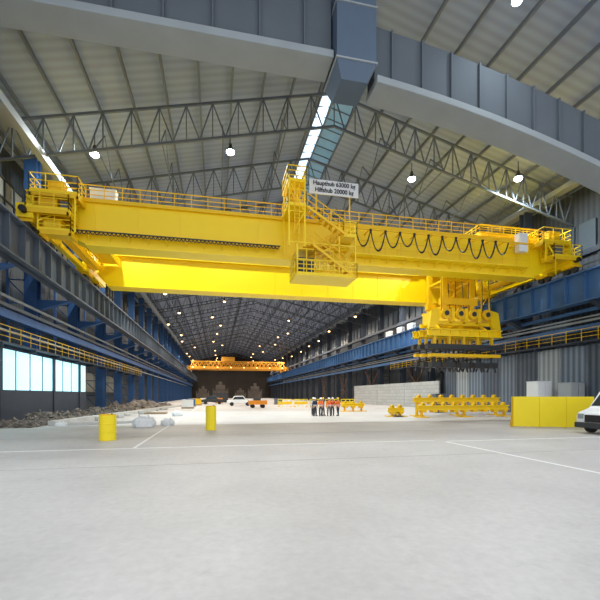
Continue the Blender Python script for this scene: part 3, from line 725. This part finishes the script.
def bx(name,cat,label,x0,x1,y0,y1,z1,mt,door=True):
    m=MB(); m.box(x0,x1,y0,y1,0.06,z1); m.box(x0-.03,x1+.03,y0-.03,y1+.03,z1-.08,z1); m.box(x0+.05,x1-.05,y0+.05,y1-.05,0,.06)
    o=m.obj(name,mt,label=label,cat=cat,bevel=.02)
    if door:
        n=max(1,round((x1-x0)/1.0))
        for i in range(n):
            a=x0+(x1-x0)*i/n+.05; b=x0+(x1-x0)*(i+1)/n-.05
            d=MB(); d.box(a,b,y0-.07,y0-.03,.15,z1-.15); do=d.obj('door',mt,o); h=MB(); h.box(b-.12,b-.07,y0-.11,y0-.07,z1*.45,z1*.55); h.obj('handle',DRK,do)
    return o
bx('control_cabinet','cabinet','tall white control cabinet beside the side wall',30.4,32.0,32.2,33.6,3.4,WHT)
bx('control_cabinet','cabinet','grey control cabinet beside the side wall',31.5,33.0,29.6,31.0,3.2,LGRY)
bx('control_cabinet','cabinet','grey control cabinet by the wall',24.8,26.2,41,42,2.2,GRY)
bx('storage_container','container','dark storage container far along the hall',-1,3,110,114,2.6,DRK)
def truck(x,y,mt,label,cat='truck',name='truck',s=1.0):
    e=empty(name,(x,y,0),label,cat)
    m=MB(); m.prismY([(x-2.4*s,.5),(x-2.4*s,1.0*s),(x-1.5*s,1.15*s),(x-1.0*s,1.85*s),(x+.6*s,1.9*s),(x+1.2*s,1.2*s),(x+2.3*s,1.1*s),(x+2.4*s,.5)],y-.9,y+.9); m.obj('body',mt,e,bevel=.08)
    m=MB(); m.prismY([(x-1.35*s,1.2*s),(x-.95*s,1.72*s),(x+.55*s,1.77*s),(x+1.0*s,1.22*s)],y-.915,y-.9); m.obj('side_window',GLS,e)
    for wx in (x-1.5*s,x+1.5*s):
        for wy in (y-.8,y+.8): MB().cyl((wx,wy-.12,.36),(wx,wy+.12,.36),.36,16).obj('wheel',TYRE,e)
truck(4.2,75,WHT,'white car parked down the hall','car','car')
truck(-1,88,DRK,'dark car parked down the hall','car','car')
MB.OX=1.1
e=empty('flatbed_trailer',(5.1,62,0),'orange flatbed trailer with low sides on the floor','trailer')
MB().box(3.8,6.6,61,63.5,.55,.8).obj('bed',ORA,e)
for q in ((3.8,6.6,61,61.08),(3.8,3.88,61.1,63.5),(6.52,6.6,61.1,63.5)): MB().box(*q,.8,1.2).obj('side_board',ORA,e)
for wx in (4.4,6.0):
    for wy in (61.3,63.2): MB().cyl((wx,wy-.1,.3),(wx,wy+.1,.3),.3,14).obj('wheel',TYRE,e)
MB.OX=0
SM=[(-4.4,62,WHT,'white'),(-4.6,72,BLU,'blue'),(-3.0,95,WHT,'white'),(-3.9,80,YEL2,'yellow'),(0.5,98,ORA,'orange'),(9,90,DRK,'dark'),(13,84,GRY,'grey')]
for x,y,mt,cn in SM:
    m=MB()
    for i in range(5): m.box(x-.9,x+.9,y-.7+i*.3,y-.55+i*.3,0,.14)
    m.box(x-.9,x+.9,y-.7,y+.7,.14,.2)
    m.obj('pallet',WOOD,label='timber pallet carrying a %s crate'%cn,cat='pallet')
    m=MB(); m.box(x-.8,x+.8,y-.65,y+.65,.2,1.3); m.box(x-.84,x+.84,y-.69,y+.69,1.2,1.32)
    for i in range(4): m.box(x-.8+i*.5,x-.72+i*.5,y-.7,y-.65,.2,1.2)
    m.obj('crate',mt,label='%s crate resting on a pallet'%cn,cat='crate')

# ------------------------------------------------------------ people
def skinmesh(name,verts,edges,rad,sub=1):
    me=bpy.data.meshes.new(name); me.from_pydata(verts,edges,[]); o=bpy.data.objects.new(name,me); COL.objects.link(o)
    mod=o.modifiers.new('s','SKIN'); mod.use_smooth_shade=True
    for i,r in enumerate(rad):
        me.skin_vertices[0].data[i].radius=(r,r) if not hasattr(r,'__len__') else r
    me.skin_vertices[0].data[0].use_root=True
    sb=o.modifiers.new('u','SUBSURF'); sb.levels=sub; sb.render_levels=sub
    dg=bpy.context.evaluated_depsgraph_get(); dg.update()
    ev=o.evaluated_get(dg); nm=bpy.data.meshes.new_from_object(ev)
    vs=[tuple(v.co) for v in nm.vertices]; fs=[tuple(p.vertices) for p in nm.polygons]
    bpy.data.objects.remove(o); bpy.data.meshes.remove(me); bpy.data.meshes.remove(nm)
    return vs,fs
def person(x,y,rot,vest,trou,helm,pose,label):
    a=pose
    J={'pel':(0,0,.95),'waist':(0,0,1.10),'chest':(0,-.01,1.32),'neckb':(0,0,1.47),'neck':(0,-.01,1.53),'head':(0,-.02,1.62),'crown':(0,-.01,1.72)}
    names=list(J); V_=[J[n] for n in names]; E=[(i,i+1) for i in range(len(names)-1)]
    R=[(.15,.11),(.14,.10),(.17,.11),(.09,.08),(.055,.055),(.085,.10),(.07,.08)]
    def chain(root,pts,rads):
        p=root
        for q,r in zip(pts,rads):
            V_.append(q); R.append(r); E.append((p,len(V_)-1)); p=len(V_)-1
        return p
    stride=a.get('stride',.06); legs=[]; hands=[]
    for s in (-1,1):
        f=s*stride
        lp=[(s*.10,0,.88),(s*.12,-f*.5-.02,.50),(s*.13,-f+.02,.09),(s*.14,-f-.13,.05)]
        chain(0,lp,[.095,.065,.045,.04]); legs.append(lp)
        am=a['arms'][0 if s<0 else 1]
        if am=='down': ap=[(s*.19,0,1.42),(s*.24,.02,1.15),(s*.25,-.04,.90),(s*.25,-.06,.82)]
        elif am=='fold': ap=[(s*.19,0,1.42),(s*.26,-.04,1.16),(s*.05,-.22,1.17),(-s*.03,-.23,1.19)]
        elif am=='point': ap=[(s*.19,0,1.42),(s*.30,-.18,1.33),(s*.36,-.42,1.42),(s*.37,-.50,1.44)]
        else: ap=[(s*.19,0,1.42),(s*.30,.05,1.18),(s*.20,-.08,1.0),(s*.16,-.12,.98)]
        chain(2,ap,[.06,.045,.032,.03]); hands.append((Vector(ap[-1]),(Vector(ap[-1])-Vector(ap[-2])).normalized(),s))
    vs,fs=skinmesh('b',V_,E,R)
    mb=MB(); mb.add(vs,fs)
    for h,d,s in hands:
        side=d.cross(Vector((0,1,0))); side=side.normalized() if side.length>.1 else Vector((1,0,0))
        nrm=side.cross(d).normalized()
        for k_,(off,ln) in enumerate(((-.03,.075),(-.01,.085),(.01,.08),(.03,.062))):
            b0=h+side*off; m1=b0+d*ln*.6; m2=m1+(d*.8+nrm*.6)*ln*.45
            mb.cyl(b0,m1,.010,6,.009); mb.cyl(m1,m2,.009,6,.006)
        t0=h-d*.02+side*.03; mb.cyl(t0,t0+(side*.8+d*.7)*.05,.011,6,.007)
    mb.cyl((0,-.10,1.645),(0,-.135,1.615),.010,6,.018)
    for s in (-1,1): mb.cyl((s*.075,-.01,1.60),(s*.09,-.005,1.65),.014,6,.018)
    e=empty('person',(0,0,0),label,'person','visitors in helmets standing together')
    mb.obj('body',SKIN,e,smooth=True)
    for s in (-1,1): eye=MB(); eye.cyl((s*.032,-.108,1.65),(s*.032,-.118,1.65),.012,8); eye.obj('eye',BLK,e)
    MB().box(-.03,.03,-.12,-.105,1.578,1.586).obj('mouth',RED,e)
    jv=[(0,0,.86),(0,0,1.10),(0,-.01,1.32),(0,0,1.46)]; je=[(0,1),(1,2),(2,3)]; jr=[(.19,.14),(.17,.125),(.20,.135),(.11,.10)]
    for s in (-1,1):
        am=a['arms'][0 if s<0 else 1]
        if am=='down': ap=[(s*.19,0,1.42),(s*.24,.02,1.15),(s*.25,-.04,.92)]
        elif am=='fold': ap=[(s*.19,0,1.42),(s*.26,-.04,1.16),(s*.06,-.22,1.17)]
        elif am=='point': ap=[(s*.19,0,1.42),(s*.30,-.18,1.33),(s*.36,-.40,1.41)]
        else: ap=[(s*.19,0,1.42),(s*.30,.05,1.18),(s*.21,-.07,1.01)]
        p=2
        for q,r in zip(ap,(.078,.062,.05)): jv.append(q); jr.append(r); je.append((p,len(jv)-1)); p=len(jv)-1
    vs,fs=skinmesh('j',jv,je,jr); mb=MB(); mb.add(vs,fs); jk=mb.obj('jacket',vest,e,smooth=True)
    m=MB(); m.lathe((0,0,0),[(.205,1.02),(.21,1.03),(.21,1.08),(.205,1.09)],16); m.v=[(p[0],p[1]*.74,p[2]) for p in m.v]; m.obj('reflective_band',WHT,jk)
    tv=[(0,0,.95),(0,0,.86)]; te=[(0,1)]; tr_=[(.165,.125),(.15,.12)]
    for lp in legs:
        p=1
        for q,r in zip((lp[0],lp[1],(lp[2][0],lp[2][1],.12)),(.11,.085,.07)): tv.append(q); tr_.append(r); te.append((p,len(tv)-1)); p=len(tv)-1
    vs,fs=skinmesh('t',tv,te,tr_); mb=MB(); mb.add(vs,fs); mb.obj('trousers',trou,e,smooth=True)
    for lp in legs:
        m=MB(); fx,fy=lp[2][0],lp[2][1]; m.box(fx-.055,fx+.055,fy-.20,fy+.08,0,.09); m.box(fx-.05,fx+.05,fy-.06,fy+.07,.085,.17); m.obj('boot',BLK,e,bevel=.03)
    m=MB(); m.lathe((0,-.005,1.68),[(.15,-.01),(.125,0),(.12,.05),(.10,.09),(.06,.12),(.01,.13)],16); m.v=[(p[0],p[1]*1.1,p[2]) for p in m.v]; m.obj('safety_helmet',helm,e,smooth=True)
    e.location=(x,y,0); e.rotation_euler=(0,0,rot)
    return e
VO=mat('orange_hi_vis',(.9,.18,.03),.7); VR=mat('red_jacket',(.55,.05,.03),.7); VD=mat('navy_jacket',(.03,.04,.09),.8); VW=mat('white_jacket',(.75,.75,.75),.7)
TB=mat('dark_trousers',(.03,.035,.05),.8); TG=mat('grey_trousers',(.12,.12,.13),.8)
HW=mat('white_helmet',(.85,.85,.85),.3); HY=mat('yellow_helmet',(.9,.6,.02),.3)
PL=[(9.35,37.0,.3,VD,TB,HW,dict(arms=('down','down')),'person in a dark jacket and white helmet standing in the group'),
(9.85,36.6,-.4,VO,TB,HW,dict(arms=('fold','fold')),'person in an orange hi-vis jacket with folded arms'),
(10.3,37.5,.9,VD,TG,HY,dict(arms=('down','hip'),stride=.1),'person in a dark jacket and yellow helmet'),
(10.7,36.7,-.2,VO,TG,HW,dict(arms=('down','point')),'person in an orange hi-vis jacket pointing ahead'),
(11.2,37.2,2.6,VR,TB,HW,dict(arms=('hip','down')),'person in a red jacket turned away, helmet on'),
(11.65,36.8,-1.1,VO,TB,HY,dict(arms=('down','down'),stride=.14),'person in an orange hi-vis jacket stepping forward'),
(9.6,38.6,3.0,VW,TB,HW,dict(arms=('down','down')),'person in a white jacket seen from behind')]
for p in PL: person(*p)

for o in bpy.data.objects:
    if '_w' in o: del o['_w']

# ------------------------------------------------------------ world + daylight
W=bpy.data.worlds.new('world'); S.world=W; W.use_nodes=True
bg=W.node_tree.nodes['Background']; bg.inputs[0].default_value=(.94,.97,1,1); bg.inputs[1].default_value=1.3

# ------------------------------------------------------------ camera
cd=bpy.data.cameras.new('camera'); cam=bpy.data.objects.new('camera',cd); COL.objects.link(cam); S.camera=cam
cd.sensor_width=36; cd.lens=36*390/600; cd.shift_y=95/600; cd.clip_end=600
cam.location=(0,0,2.05); cam.rotation_euler=(math.pi/2,0,-math.radians(12.0))
